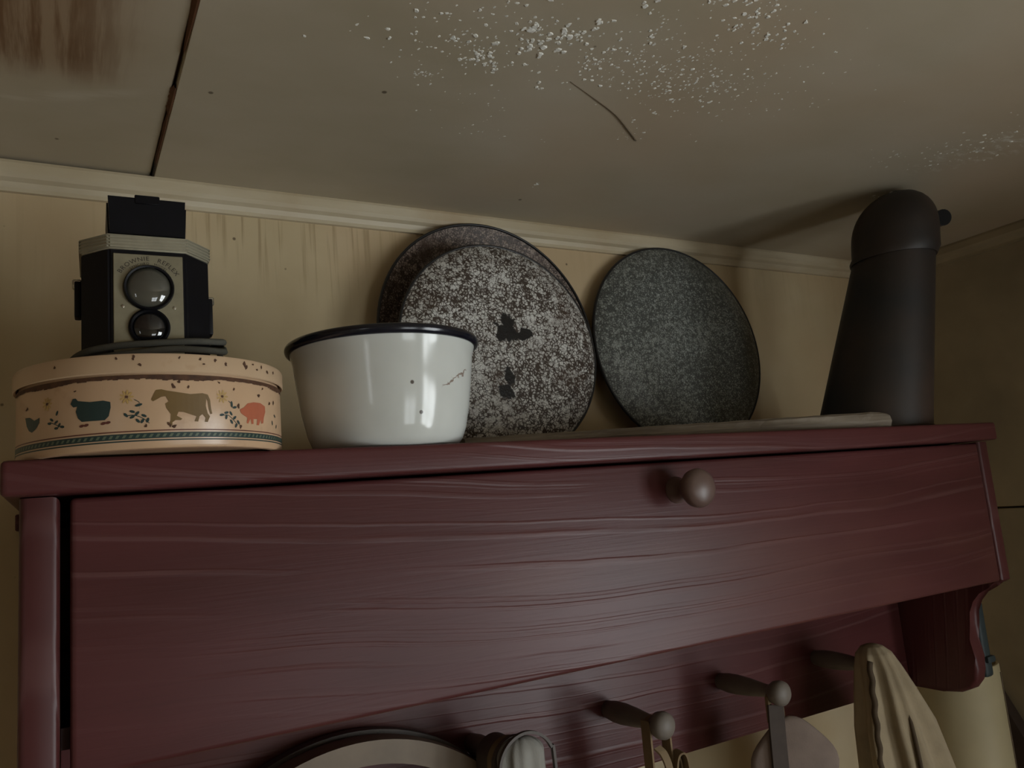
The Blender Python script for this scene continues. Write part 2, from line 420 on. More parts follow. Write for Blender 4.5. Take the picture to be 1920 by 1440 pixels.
ce = struct(box('ceiling', XL - 0.1, WR + 0.1, YF - 0.1, YW + 0.1, ZC + 0.008, ZC + 0.08, MSEAM))
box('ceiling_panel', XL, XS - 0.0022, YF, YW, ZC + 0.0025, ZC + 0.008, MC, ce, 0.0008, 1)
box('ceiling_panel', XS + 0.0004, WR, YF, YW, ZC, ZC + 0.008, MC, ce, 0.0008, 1)

# rust that has bled out along the ceiling joint
bm = bmesh.new()
for y0, y1, w in ((-0.42, -0.118, 0.0030), (-0.068, -0.020, 0.0024), (-0.022, 0.104, 0.0011)):
    n = 26; q = []
    for i in range(n + 1):
        k = i / n; e = min(1, 4 * (1 - k)) * (min(1, 6 * k + 0.25)) + 0.06; jl, jr = random.uniform(0.75, 1.1), random.uniform(0.75, 1.1); y = y0 + (y1 - y0) * k
        q.append([bm.verts.new(p) for p in ((XS - 0.0009 - w * e * jl, y, ZC + 0.0022), (XS - 0.0006, y, ZC - 0.0003), (XS - 0.0004 + w * 0.55 * e * jr, y, ZC - 0.0002), (XS + 0.0006, y, ZC + 0.004))])
    for a, b in zip(q, q[1:]):
        for j in range(4): bm.faces.new((a[j], a[(j + 1) % 4], b[(j + 1) % 4], b[j]))
link('rust_streak', from_bm(bm, 'rust_streak'), MSEAM, ce)

# mouldings under the ceiling
ZM = 0.2847
tp = [(0, ZC), (-0.0125, ZC), (-0.0135, ZC - 0.003), (-0.0135, ZC - 0.012), (-0.011, ZC - 0.0155), (-0.0065, ZC - 0.018), (-0.0045, ZC - 0.0225), (-0.0045, ZM), (0, ZM)]
bm = extrude_poly('trim', [(YW + a, b) for a, b in tp], (XL, WR)); o = struct(link('trim_1', from_bm(bm, 'trim_1'), MT))
bm = extrude_poly('trim', [(WR + a, b) for a, b in tp], (YF, YW - 0.0136), 'XZ')
o = struct(link('trim_2', from_bm(bm, 'trim_2'), MRW))

# windows (behind and beside the viewer)
def window(name, axis, at, a0, a1, z0, z1, strength, sgn):
    root = empty(name, (0, 0, 0)); root['kind'] = 'structure'
    def b(nm, u0, u1, d0, d1, w0, w1, mat):
        d0, d1 = sorted((at + sgn * d0, at + sgn * d1))
        return box(nm, d0, d1, u0, u1, w0, w1, mat, root) if axis == 'X' else box(nm, u0, u1, d0, d1, w0, w1, mat, root)
    t = 0.045
    b('window_frame', a0 - t, a1 + t, 0.001, 0.03, z1, z1 + t, MWIN); b('window_frame', a0 - t, a1 + t, 0.001, 0.04, z0 - t, z0, MWIN)
    b('window_frame', a0 - t, a0, 0.001, 0.03, z0, z1, MWIN); b('window_frame', a1, a1 + t, 0.001, 0.03, z0, z1, MWIN)
    mid, mz = (a0 + a1) / 2, (z0 + z1) / 2
    b('muntin', mid - 0.012, mid + 0.012, 0.004, 0.022, z0, z1, MWIN)
    b('muntin', a0, mid - 0.012, 0.004, 0.022, mz - 0.01, mz + 0.01, MWIN); b('muntin', mid + 0.012, a1, 0.004, 0.022, mz - 0.01, mz + 0.01, MWIN)
    b('window_pane', a0, a1, 0.001, 0.003, z0, z1, emis(name + '_daylight', (0.93, 0.98, 1.0), strength))
window('window_1', 'X', WR, -1.85, -1.00, -0.80, -0.08, WINDOW_RIGHT, -1)
window('window_2', 'Y', YF, 0.35, 0.95, -1.10, -0.40, WINDOW_FRONT, 1)
window('window_3', 'X', XL, -2.05, -1.80, -0.50, -0.10, WINDOW_LEFT, 1)

# blistered paint on the ceiling
def flakes():
    bm = bmesh.new()
    def one(x, y, r, asp=1.0, ang=0.0, h=0.5):
        n = 6; ring = []; z0 = ZC + 0.0002
        for i in range(n):
            a = 2 * math.pi * i / n; k = r * random.uniform(0.7, 1.25)
            px, py = k * math.cos(a) * asp, k * math.sin(a)
            ring.append((x + px * math.cos(ang) - py * math.sin(ang), y + px * math.sin(ang) + py * math.cos(ang)))
        A = [bm.verts.new((p[0], p[1], z0)) for p in ring]
        B = [bm.verts.new((x + (p[0] - x) * 0.72, y + (p[1] - y) * 0.72, z0 - r * h * random.uniform(0.5, 1))) for p in ring]
        for i in range(n):
            j = (i + 1) % n; bm.faces.new((A[i], A[j], B[j], B[i]))
        bm.faces.new(B)
    def cloud(cx, cy, sx, sy, ang, n, r0, r1, lump=0):
        hubs = [(random.gauss(0, 1), random.gauss(0, 1)) for _ in range(lump)] if lump else None
        for _ in range(n):
            if hubs and random.random() < 0.7:
                hb = random.choice(hubs); a, b = hb[0] + random.gauss(0, 0.34), hb[1] + random.gauss(0, 0.34)
            else: a, b = random.gauss(0, 1), random.gauss(0, 1)
            u, w = a * sx, b * sy
            x = cx + u * math.cos(ang) - w * math.sin(ang); y = cy + u * math.sin(ang) + w * math.cos(ang)
            if y > 0.05 or x > 1.1: continue
            one(x, y, r0 + (r1 - r0) * random.random() ** 2.2, random.uniform(1, 1.6), random.uniform(0, 3))
    cloud(0.275, -0.203, 0.017, 0.014, 0, 95, 0.0008, 0.0022, 6)
    cloud(0.262, -0.195, 0.022, 0.016, 0, 50, 0.0006, 0.0015)
    cloud(0.239, -0.155, 0.008, 0.008, 0, 32, 0.0005, 0.0013, 3)
    cloud(0.315, -0.230, 0.026, 0.022, 0.6, 60, 0.0009, 0.0025)
    cloud(0.40, -0.225, 0.045, 0.022, 0.1, 300, 0.0005, 0.0017, 22)
    cloud(0.465, -0.225, 0.042, 0.030, 0.3, 420, 0.0004, 0.0014, 30)
    cloud(0.44, -0.31, 0.030, 0.026, 0, 150, 0.0006, 0.0021, 14)
    cloud(0.225, -0.225, 0.032, 0.030, 0, 75, 0.0007, 0.0020)
    cloud(0.335, -0.105, 0.035, 0.018, 0, 34, 0.0004, 0.0011)
    cloud(0.465, -0.118, 0.012, 0.006, 0, 18, 0.0004, 0.0009)
    cloud(0.30, -0.14, 0.045, 0.03, 0, 45, 0.0004, 0.0011)
    cloud(0.84, -0.235, 0.055, 0.028, -0.9, 170, 0.0005, 0.0018, 14)
    cloud(0.53, -0.27, 0.05, 0.04, 0, 60, 0.0004, 0.0011)
    # the long torn chains
    for (xa, ya), (xb, yb), n, r in (((0.302, -0.214), (0.318, -0.247), 9, 0.0030), ((0.320, -0.232), (0.3335, -0.268), 11, 0.0026), ((0.349, -0.288), (0.360, -0.305), 6, 0.0034),
                                     ((0.340, -0.300), (0.333, -0.316), 4, 0.0026), ((0.288, -0.232), (0.294, -0.243), 5, 0.0034), ((0.305, -0.226), (0.312, -0.232), 4, 0.0034)):
        for i in range(n):
            k = i / (n - 1); one(xa + (xb - xa) * k + random.gauss(0, 0.0026), ya + (yb - ya) * k + random.gauss(0, 0.0026), r * random.uniform(0.4, 0.95), 1.3, 1.9)
    for i in range(12): one(0.872 + random.gauss(0, 0.006), -0.106 + random.gauss(0, 0.006), random.uniform(0.001, 0.0028))
    for i in range(9): one(0.4394 + random.gauss(0, 0.003), 0.0018 + random.gauss(0, 0.006), random.uniform(0.0006, 0.0016))
    return from_bm(bm, 'paint_blisters')
o = link('paint_blisters', flakes(), MFLAKE, ce); o['kind'] = 'stuff'; o['label'] = 'white blistered and flaking paint on the ceiling'
p = catmull([(0.357, -0.187, ZC - 0.0003), (0.385, -0.175, ZC - 0.0008), (0.425, -0.156, ZC - 0.001), (0.458, -0.134, ZC - 0.001), (0.478, -0.1195, ZC - 0.0005)], 8)
link('crack_line', sweep('crack_line', p, circle(0.0011, 6, 0.0006), scale=[0.25 + 0.75 * i / (len(p) - 1) for i in range(len(p))]), plain('dark_crack', (0.19, 0.145, 0.095), 0.8), ce, True)

# ================================================================== the red cabinet
cab = tag(empty('wall_cabinet', (0, YW, -H2)), 'dark oxblood red wall cabinet with drop door and peg rail', 'cabinet')
def P(o):                                            # parent while keeping world coordinates
    o.parent = cab; o.matrix_parent_inverse = Matrix.Translation(Vector((0, YW, -H2))).inverted(); return o
P(box('top_board', -0.033, 0.9155, -0.166, YW - 0.001, 0.0012, ZT, MR, None, 0.0035, 3))
P(box('back_cleat', -0.036, 0.93, YW - 0.022, YW - 0.001, -0.0125, 0.001, MR, None, 0.001, 1))
prof = [(YW - 0.001, 0.0005), (-D, 0.0005), (-D, -0.1535)]
prof += [(-0.1465, -0.1560), (-0.133, -0.1585), (-0.1195, -0.1660), (-0.110, -0.1765), (-0.1035, -0.190), (-0.1013, -0.205), (-0.1020, -0.222), (-0.1050, -0.242), (-0.1055, -0.255), (-0.102, -0.2675), (-0.094, -0.277), (-0.081, -0.2830), (-0.060, -0.2847), (YW - 0.001, -0.2847)]
for x0, x1 in ((-0.0245, -0.0045), (W + 0.0015, W + 0.0205)):
    bm = extrude_poly('side_panel', prof, (x0, x1))
    ed = [e for e in bm.edges if abs(e.verts[0].co.x - e.verts[1].co.x) < 1e-6 and e.verts[0].co.y < YW - 0.01]
    bmesh.ops.bevel(bm, geom=ed, offset=0.004, segments=3, affect='EDGES', profile=0.5)
    P(link('side_panel', from_bm(bm, 'side_panel'), MRV, None, True, 35))
door = P(box('door', 0.0005, W - 0.0005, -D, -D + 0.018, -H, -0.0008, MR, None, 0.0032, 3))
rail = P(box('peg_rail', -0.004, W + 0.001, -0.018, 0.0, -H2, -0.10, MR, None, 0.0015, 2))
P(box('light_stop_board', -0.004, W + 0.001, -D + 0.022, YW - 0.002, -H + 0.012, -H + 0.024, MR))  # unseen board added to keep light from showing behind the door
def sub(o, parent):                                  # sub-part in world coordinates
    o.parent = parent; o.matrix_parent_inverse = Matrix.Translation(Vector((0, YW, -H2))).inverted() @ Matrix.Identity(4)
    o.matrix_parent_inverse = Matrix.Identity(4); return o
kp = [(0, 0.0), (0.0115, 0.0), (0.0112, 0.002), (0.0085, 0.006), (0.0075, 0.010), (0.0085, 0.0145), (0.0125, 0.019), (0.0155, 0.0235), (0.0162, 0.0275), (0.0150, 0.0315), (0.0110, 0.0345), (0.0050, 0.0362), (0, 0.0365)]
sub(link('knob', revolve('knob', kp, 40, '-Y', (0.4505, -D, -0.0250)), MKNOB, None, True, 60), door)['label'] = 'turned wooden knob'
pp = [(0, 0), (0.0078, 0), (0.0095, 0.012), (0.0098, 0.024), (0.0085, 0.042), (0.0064, 0.060), (0.0060, 0.0675), (0.0078, 0.0705), (0.0106, 0.0745), (0.0118, 0.0795), (0.0112, 0.0840), (0.0080, 0.0872), (0, 0.0885)]
pegme = revolve('peg', pp, 28, '-Y')
for X in (0.1595, 0.305, 0.4503, 0.5956, 0.741):
    o = link('peg', pegme, MPEG, None, True, 70); o.location = (X, -0.0175, -0.225 if X != 0.4503 else -0.2252); sub(o, rail)

# ================================================================== the biscuit tin
TC = Vector((0.049, -0.125, ZT)); RB, RL = 0.0765, 0.0785
tin = tag(empty('biscuit_tin', TC), 'round peach biscuit tin printed with farm animals under the old camera', 'tin')
body = link('tin_body', revolve('tin_body', [(0, 0.0015), (0.072, 0.0015), (0.0735, 0.0), (0.0755, 0.0004), (RB, 0.002), (RB, 0.0385), (RB - 0.0004, 0.0405), (RB - 0.0012, 0.0415), (RB - 0.0012, 0.050), (RB - 0.003, 0.050)], 96), MTIN, tin, True, 35)
lid = link('lid', revolve('lid', [(RL - 0.0018, 0.0432), (RL - 0.0006, 0.0422), (RL, 0.0428), (RL, 0.0515), (RL - 0.0008, 0.0530), (RL - 0.0025, 0.0533), (RL - 0.004, 0.0522), (0, 0.0522)], 96), MLID, tin, True, 35)
def cyl_bm(polys, R, bm=None):
    bm = bm or bmesh.new()
    for poly in polys:
        b = bmesh.new(); vv = [b.verts.new((s, 0, z)) for s, z in poly]
        for tri in tessellate_polygon([[Vector((s, z, 0)) for s, z in poly]]):
            try: b.faces.new([vv[i] for i in tri])
            except ValueError: pass
        lo, hi = min(q[0] for q in poly), max(q[0] for q in poly); c = math.ceil(lo / 3) * 3
        while c < hi:
            bmesh.ops.bisect_plane(b, geom=b.verts[:] + b.edges[:] + b.faces[:], plane_co=(c, 0, 0), plane_no=(1, 0, 0)); c += 3
        mp = {}
        for v in b.verts:
            a = v.co.x / 1000 / R; mp[v.index if False else v] = bm.verts.new((R * math.sin(a), -R * math.cos(a), v.co.z / 1000))
        for fc in b.faces:
            q = [mp[v] for v in fc.verts]
            try: fc2 = bm.faces.new(q)
            except ValueError: continue
            fc2.normal_update(); cc = q[0].co
            if fc2.normal.x * cc.x + fc2.normal.y * cc.y < 0: fc2.normal_flip()
        b.free()
    return bm
def cyl_print(name, polys, mat, R, parent, off=0.0002):
    b = cyl_bm(polys, R + off); me = bpy.data.meshes.new(name); b.to_mesh(me); b.free()
    return link(name, me, mat, parent)
COW = [(-10.0, 27.1), (-9.0, 29.5), (-7.5, 32.4), (-4.8, 32.8), (-2.1, 32.1), (3.3, 31.2), (10.5, 30.1), (17.2, 30.8), (20.2, 30.1), (21.5, 27.1), (22.0, 21.9), (22.6, 19.1), (21.4, 18.8), (20.6, 21.8), (20.1, 26.2), (19.3, 27.9), (18.9, 23.5), (19.9, 19.2), (21.2, 17.5), (19.8, 14.2), (18.1, 14.3), (18.7, 16.6), (16.9, 18.7), (15.2, 17.4), (14.4, 14.4), (12.4, 14.6), (13.6, 17.4), (10.6, 18.4), (6.6, 19.8), (3.9, 20.0), (3.0, 17.8), (5.8, 16.1), (5.0, 15.3), (2.2, 15.3), (0.6, 14.1), (0.6, 12.4), (-1.7, 12.6), (-0.3, 15.0), (-0.1, 18.7), (-2.3, 22.2), (-2.9, 24.7), (-1.1, 25.9), (-2.6, 28.9), (-4.9, 28.5), (-7.2, 27.1), (-9.1, 26.1)]
SHEEP = [(-52.9, 27.5), (-51.5, 30.2), (-49.7, 30.3), (-48.4, 28.8), (-41.6, 27.6), (-34.3, 27.8), (-30.7, 26.8), (-30.5, 23.8), (-31.6, 19.0), (-33.6, 17.0), (-38.3, 17.0), (-46.2, 17.1), (-48.4, 19.2), (-49.7, 23.0), (-48.8, 25.8), (-51.1, 25.5)]
PIG = [(41.0, 22.3), (44.0, 23.7), (47.1, 26.4), (52.4, 27.6), (59.0, 27.7), (63.9, 26.1), (64.2, 22.8), (62.2, 18.9), (61.4, 15.5), (59.3, 14.9), (59.1, 17.7), (56.6, 13.8), (54.7, 13.8), (55.3, 17.4), (51.8, 17.3), (51.7, 14.4), (50.1, 14.1), (49.2, 17.4), (47.2, 14.3), (45.9, 14.5), (46.7, 17.7), (43.2, 19.3), (41.5, 20.5)]
HEN = [(-90.1, 24.2), (-84.5, 23.8), (-79.8, 21.5), (-74.9, 22.6), (-75.3, 19.7), (-78.3, 16.7), (-82.0, 15.1), (-85.3, 16.3), (-88.0, 19.2)]
cyl_print('printed_cow', [COW], MCOW, RB, body); cyl_print('printed_sheep', [SHEEP], MTEAL, RB, body)
cyl_print('printed_pig', [PIG], MPIG, RB, body); cyl_print('printed_hen', [HEN], MTEAL, RB, body)
def ell(x, y, a, b, ang, n=10): return [(x + a * math.cos(t) * math.cos(ang) - b * math.sin(t) * math.sin(ang), y + a * math.cos(t) * math.sin(ang) + b * math.sin(t) * math.cos(ang)) for t in [2 * math.pi * i / n for i in range(n)]]
for fx, fz in ((-68.8, 29.4), (-22.4, 29.1), (29.1, 29.4)):
    fl = cyl_print('printed_flower', [ell(fx + 2.3 * math.cos(a), fz + 2.5 * math.sin(a), 1.5, 0.6, a, 8) for a in [2 * math.pi * i / 9 for i in range(9)]], MYEL, RB, body)
    link('flower_centre', from_bm(cyl_bm([ell(fx, fz, 0.8, 0.8, 0, 8)], RB + 0.0003), 'flower_centre'), MRUST, body)
LEAF = [(-22.8, 19.0), (-19.6, 20.8), (-17.1, 19.7), (-19.6, 17.8), (-16.8, 15.6), (-13.7, 18.3), (-11.9, 15.7), (-14.5, 15.4), (-16.3, 24.3), (28.5, 18.6), (31.5, 20.0), (34.5, 19.7), (37.0, 17.2), (34.8, 14.8), (39.6, 14.6), (37.9, 12.7), (31.4, 17.4), (35.2, 25.1), (37.3, 23.4), (-65.4, 20.2), (-62.1, 18.6), (-67.0, 18.3), (-60.1, 16.7), (-58.1, 15.6), (-62.1, 15.2), (-61.6, 23.5), (77.7, 21.4), (73.3, 16.6), (79.9, 14.8)]
leafp = []
for i, (a, b) in enumerate(LEAF): leafp.append(ell(a, b, 1.5 if i not in (8, 17) else 2.0, 0.75, random.uniform(-1, 2.2), 8))
for pts in ([(-23, 18.5), (-18.5, 18.7), (-14, 16.7), (-11, 14)], [(28, 18.2), (32.5, 18.5), (36, 16), (39, 13)], [(-66.5, 19), (-62, 17), (-57.5, 15)], [(-18.5, 27.5), (-15.8, 25.5), (-16, 22)], [(33, 27), (35.2, 25), (36, 22.5)]):
    q = catmull([(a, 0, b) for a, b in pts], 4)
    leafp.append([(v.x, v.z + 0.22) for v in q] + [(v.x, v.z - 0.22) for v in reversed(q)])
o = cyl_print('printed_leaves', leafp, MTEAL, RB, body); o['kind'] = 'stuff'
cyl_print('printed_hooves', [ell(a, b, 1.5, 0.8, 0.2, 8) for a, b in ((-46.2, 14.8), (-43.7, 15.0), (-34.4, 15.2), (-32.0, 15.5))], MRED2, RB, body)
def ring(name, z0, z1, mat, R):
    return link(name, revolve(name, [(R, z0), (R, z1)], 96), mat, body, True)
ring('border_line', 0.0096, 0.0102, MRED2, RB + 0.0002); ring('border_line', 0.0042, 0.0049, MTEAL, RB + 0.0002); ring('border_band', 0.0056, 0.0087, MTEAL, RB + 0.0002)
rp = []
for i in range(-30, 31):
    s = i * 3.4; rp.append([(s - 1.3, 6.3), (s + 0.2, 6.3), (s + 1.3, 8.0), (s - 0.2, 8.0)])
o = cyl_print('border_rope', rp, plain('pale_green_print', (0.12, 0.15, 0.10), 0.4), RB, body, 0.0003); o['kind'] = 'stuff'
chips = [(1.4, 34.6, 1.5), (4.6, 37.0, 1.0), (9.3, 34.1, 0.9), (37.1, 34.2, 1.0), (57.7, 32.2, 1.3), (27.3, 37.5, 0.9), (-0.9, 12.9, 1.3), (1.6, 11.9, 1.2), (41.2, 12.0, 1.3), (-12.7, 12.7, 1.0), (40.0, 24.5, 1.5), (69.9, 28.6, 1.2), (-50.2, 34.3, 0.8), (-88, 29.0, 1.2), (76, 30, 1.6), (62, 37, 1.0)]
bm = cyl_bm([blob_poly(a, b, r, 9, 0.45, random.uniform(0, 3), 0.6) for a, b, r in chips], RB + 0.0003)
o = link('rust_chips', from_bm(bm, 'rust_chips'), MRUST, body); o['kind'] = 'stuff'
# rust and grime ring under the lid, with the lid's shadow line painted in
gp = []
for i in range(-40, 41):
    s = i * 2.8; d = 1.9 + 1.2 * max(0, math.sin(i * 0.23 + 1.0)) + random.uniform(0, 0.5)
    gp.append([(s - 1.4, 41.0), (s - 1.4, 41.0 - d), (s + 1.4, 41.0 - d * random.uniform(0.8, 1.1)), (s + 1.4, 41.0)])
o = cyl_print('grime_shade_ring', gp, MRUST, RB, body, 0.00025); o['kind'] = 'stuff'
lc = [(-27.5, 50.4, 0.8), (-18.8, 50.6, 1.2), (-15.8, 46.5, 1.0), (4.6, 50.4, 0.9), (16.1, 50.3, 1.0), (24.9, 50.0, 1.1), (31.5, 48.1, 1.3), (44.9, 49.8, 1.8), (46.1, 48.2, 1.4), (55.9, 47.7, 1.0), (66.4, 47.7, 1.1), (18.1, 47.4, 0.7), (74.7, 48.6, 1.2), (-62.8, 48.5, 1.0), (60, 50, .9), (52, 50.5, .9)]
o = link('rust_chips', from_bm(cyl_bm([blob_poly(a, b, r, 9, 0.45, random.uniform(0, 3), 0.65) for a, b, r in lc], RL + 0.0002), 'rust_chips'), MRUST, lid); o['kind'] = 'stuff'

# ================================================================== the old camera
ZB = ZT + 0.0522
BC = Vector((0.0462, -0.097, ZB)); BYAW = math.radians(-2.0)
br = tag(empty('box_camera', BC, (0, 0, BYAW)), 'black old twin-lens box camera with champagne face plate on the tin', 'camera')
fy = -0.038; fw = 0.0228; sw = 0.0385; cy_ = -0.020; by = 0.036; bh = 0.0835
plan = [(-fw, fy), (fw, fy), (sw, cy_), (sw, by), (-sw, by), (-sw, cy_)]
def prism(name, plan, z0, z1, mat, parent, bevel=0.0012):
    bm = extrude_poly(name, plan, (z0, z1), 'XY'); bmesh.ops.bevel(bm, geom=bm.edges[:], offset=bevel, segments=2, affect='EDGES')
    return link(name, from_bm(bm, name), mat, parent, True, 35)
bodyc = prism('camera_body', plan, 0, bh, MBLACK, br)
def grow(k): return [(x * (1 + k / sw), y + (-k if y < 0 else k)) for x, y in plan]
prism('top_band', grow(0.0008), bh - 0.0005, bh + 0.0095, MBAND, br)
for i in range(4):                                   # fine ribs on the band
    z = bh + 0.0018 + i * 0.0021; prism('band_rib', grow(0.0014), z, z + 0.0009, MBAND, br, 0.0003)
box('face_plate', -0.0205, 0.0205, fy - 0.0012, fy, 0.004, bh - 0.0035, MPLATE, br, 0.0004, 1)
def disc(name, prof, x, z, mat, parent=None): return link(name, revolve(name, prof, 48, '-Y', (x, fy - 0.0012, z)), mat, parent or br, True, 50)
zv, zl = 0.0575, 0.0315
disc('finder_ring', [(0.0132, 0), (0.0150, 0), (0.0150, 0.0022), (0.0143, 0.0034), (0.0132, 0.0030)], 0, zv, MBLACK)
disc('finder_lens', [(0.0133, 0.0008), (0.0128, 0.0016), (0.0105, 0.0030), (0.0075, 0.0041), (0.0040, 0.0047), (0, 0.0049)], 0, zv, MLENS)
disc('lens_ring', [(0.0098, 0), (0.0122, 0), (0.0122, 0.0020), (0.0110, 0.0030), (0.0098, 0.0018)], 0, zl, MBLACK)
disc('taking_lens', [(0.0099, 0.0010), (0.0085, 0.0022), (0.0055, 0.0034), (0.0028, 0.0038), (0, 0.0039)], 0, zl, MLENS2)
for x, z in ((-0.0150, zv - 0.0125), (0.0150, zv - 0.0125), (0.0135, 0.011), (-0.0135, 0.011)):
    disc('rivet', [(0.0011, 0), (0.0009, 0.0006), (0, 0.0009)], x, z, MRIV)
def arc_text(name, s, size, r, zc):
    cu = bpy.data.curves.new(name, 'FONT'); cu.body = s; cu.size = size; cu.align_x = 'CENTER'; cu.space_character = 1.15; cu.resolution_u = 2
    to = bpy.data.objects.new(name, cu); C.objects.link(to)
    bpy.context.view_layer.update()
    me = bpy.data.meshes.new_from_object(to.evaluated_get(bpy.context.evaluated_depsgraph_get()))
    C.objects.unlink(to); bpy.data.objects.remove(to)
    for v in me.vertices:
        a = v.co.x / r; rr = r + v.co.y; v.co = Vector((rr * math.sin(a), fy - 0.00135, zc + rr * math.cos(a)))
    return link(name, me, MINK, br)
arc_text('lettering', 'BROWNIE   REFLEX', 0.0040, 0.0184, zv); arc_text('lettering', 'SYNCHRO   MODEL', 0.0023, 0.0157, zv)
# open finder hood
hz = bh + 0.0095
def quad_slab(name, a, b, c, d, t, mat, parent):
    a, b, c, d = map(Vector, (a, b, c, d)); n = (b - a).cross(d - a).normalized() * t
    v = [a, b, c, d, a + n, b + n, c + n, d + n]
    return link(name, pydata(name, v, [(0, 1, 2, 3), (4, 5, 6, 7), (0, 1, 5, 4), (1, 2, 6, 5), (2, 3, 7, 6), (3, 0, 4, 7)]), mat, parent)
hood = link('hood', from_bm(box_bm(-0.0225, 0.0225, -0.033, 0.020, hz, hz + 0.0025, 0.0006), 'hood'), MLEATH, br, True, 40)
quad_slab('hood_flap', (-0.0222, -0.033, hz + .002), (0.0222, -0.033, hz + .002), (0.0232, -0.0345, hz + 0.0265), (-0.0232, -0.0345, hz + 0.0265), 0.0012, MLEATH, hood)
quad_slab('hood_flap', (-0.0222, 0.019, hz + .002), (0.0222, 0.019, hz + .002), (0.0225, 0.0195, hz + 0.0235), (-0.0225, 0.0195, hz + 0.0235), -0.0012, MLEATH, hood)
for s in (-1, 1): quad_slab('hood_flap', (s * 0.0222, -0.0318, hz + .002), (s * 0.0222, 0.0185, hz + .002), (s * 0.0230, 0.0185, hz + 0.0225), (s * 0.0230, -0.0325, hz + 0.0225), s * 0.0010, MLEATH, hood)
box('hood_tab', -0.0075, 0.0075, -0.0362, -0.0340, hz + 0.0225, hz + 0.0285, MLEATH, hood, 0.0005, 1)
# side knobs and catches
for s, (x, z0, z1) in ((-1, (sw, 0.046, 0.070)), (1, (sw, 0.036, 0.062))):
    x0, x1 = sorted((s * x, s * (x + 0.0042)))
    box('side_catch', x0, x1, -0.006, 0.006, z0, z1, MBLACK, br, 0.0012, 2)
    box('strap_lug', min(s * x, s * (x + 0.0055)), max(s * x, s * (x + 0.0055)), -0.003, 0.003, z1 - 0.004, z1 + 0.002, MRIV, br, 0.0008, 1)
# carrying cord loosely wound round the foot of the camera
def rope(name, pts, r, mat, parent, n=8):
    q = catmull(pts, n); return link(name, sweep(name, q, circle(r, 8)), mat, parent, True)
rope('carrying_cord', [(a, b, c + 0.0042) for a, b, c in [(0.040, 0.010, 0.024), (0.0462, -0.006, 0.0245), (0.0468, -0.022, 0.0225), (0.041, -0.036, 0.0195), (0.024, -0.0455, 0.0175), (0.0, -0.0468, 0.0155), (-0.020, -0.0458, 0.0135), (-0.036, -0.040, 0.0105), (-0.0445, -0.024, 0.007), (-0.043, -0.004, 0.0035), (-0.041, 0.012, 0.003)]], 0.0022, MCORD, br)
rope('carrying_cord', [(a, b, c + 0.0042) for a, b, c in [(0.0445, -0.004, 0.0215), (0.0470, -0.016, 0.0195), (0.0460, -0.030, 0.0145), (0.0435, -0.0385, 0.0125), (0.030, -0.0475, 0.0115), (0.012, -0.0490, 0.0115), (-0.008, -0.0490, 0.0088), (-0.026, -0.0470, 0.0062), (-0.040, -0.038, 0.004), (-0.046, -0.024, 0.0026), (-0.045, 0.002, 0.0024)]], 0.0022, MCORD, br)
rope('carrying_cord', [(0.0435, -0.0255, 0.0175), (0.0448, -0.030, 0.0115), (0.0425, -0.034, 0.006), (0.0405, -0.030, 0.0025), (0.040, -0.018, 0.0022)], 0.0018, MCORD, br)

# ================================================================== white enamel basin
PC = Vector((0.209, -0.115, ZT))
pot = tag(empty('enamel_basin', PC), 'white enamel basin with blue-black rim beside the peach tin', 'basin')
hp = 0.0775
link('basin_bowl', revolve('basin_bowl', [(0, 0.0), (0.0465, 0.0), (0.0520, 0.0020), (0.0555, 0.0062), (0.0585, 0.014), (0.0620, 0.030), (0.0650, 0.050), (0.0672, 0.068), (0.0690, hp - 0.003), (0.0700, hp),
     (0.0680, hp), (0.0655, 0.068), (0.0630, 0.050), (0.0565, 0.0145), (0.0535, 0.0072), (0.047, 0.0025), (0, 0.0025)], 96), MENAM, pot, True, 60)
rimp = [(0.0697 + 0.0030 * math.cos(a), hp + 0.0006 + 0.0036 * math.sin(a)) for a in [2 * math.pi * i / 14 for i in range(15)]]
link('basin_rim', revolve('basin_rim', rimp, 96), MNAVY, pot, True)

# ================================================================== leaning plates
def plate_frame(X, yb, yt, R, yaw):
    s = (yt - yb) / (2 * R); u = Vector((0, s, math.sqrt(1 - s * s))); e = Vector((math.cos(yaw), math.sin(yaw), 0))
    n = e.cross(u).normalized(); u2 = n.cross(e).normalized()
    c = Vector((X, yb, ZT)) + u2 * R
    m = Matrix((e, u2, n)).transposed().to_4x4(); m.translation = c; return m
def plate(X, yb, yt, R, yaw, prof, rim, mat, label, group=None):
    root = tag(empty('enamel_plate'), label, 'plate', group); root.matrix_world = plate_frame(X, yb, yt, R, yaw)
    link('plate_dish', revolve('plate_dish', [(r * R, h) for r, h in prof], 96), mat, root, True, 50)
    rz = rim; pr = [(R - 0.0016 + 0.0016 * math.cos(a), rz + 0.0021 * math.sin(a)) for a in [2 * math.pi * i / 10 for i in range(11)]]
    link('plate_rim', revolve('plate_rim', pr, 96), MRIM, root, True)
    return root
dish_in = [(0, -0.012), (0.74, -0.012), (0.79, -0.0110), (0.93, -0.003), (0.985, 0.0), (0.985, -0.0012), (0.93, -0.0045), (0.79, -0.0125), (0.74, -0.0134), (0, -0.0134)]
dish_out = [(0, 0.0135), (0.70, 0.0135), (0.745, 0.0130), (0.775, 0.0115), (0.86, 0.0085), (0.95, 0.004), (0.99, 0.0), (0.985, -0.001), (0.94, 0.0022), (0.77, 0.0098), (0.74, 0.0112), (0.70, 0.0118), (0, 0.0118)]
plate(0.420, 0.080, 0.100, 0.1395, 0.03, dish_in, 0.0, MSPC, 'large rusty brown speckled plate with black rim behind the chipped plate')
plate(0.405, 0.034, 0.056, 0.1190, 0.0, dish_out, 0.0, MSPA, 'pale grey mottled enamel plate with black chips behind the white basin')
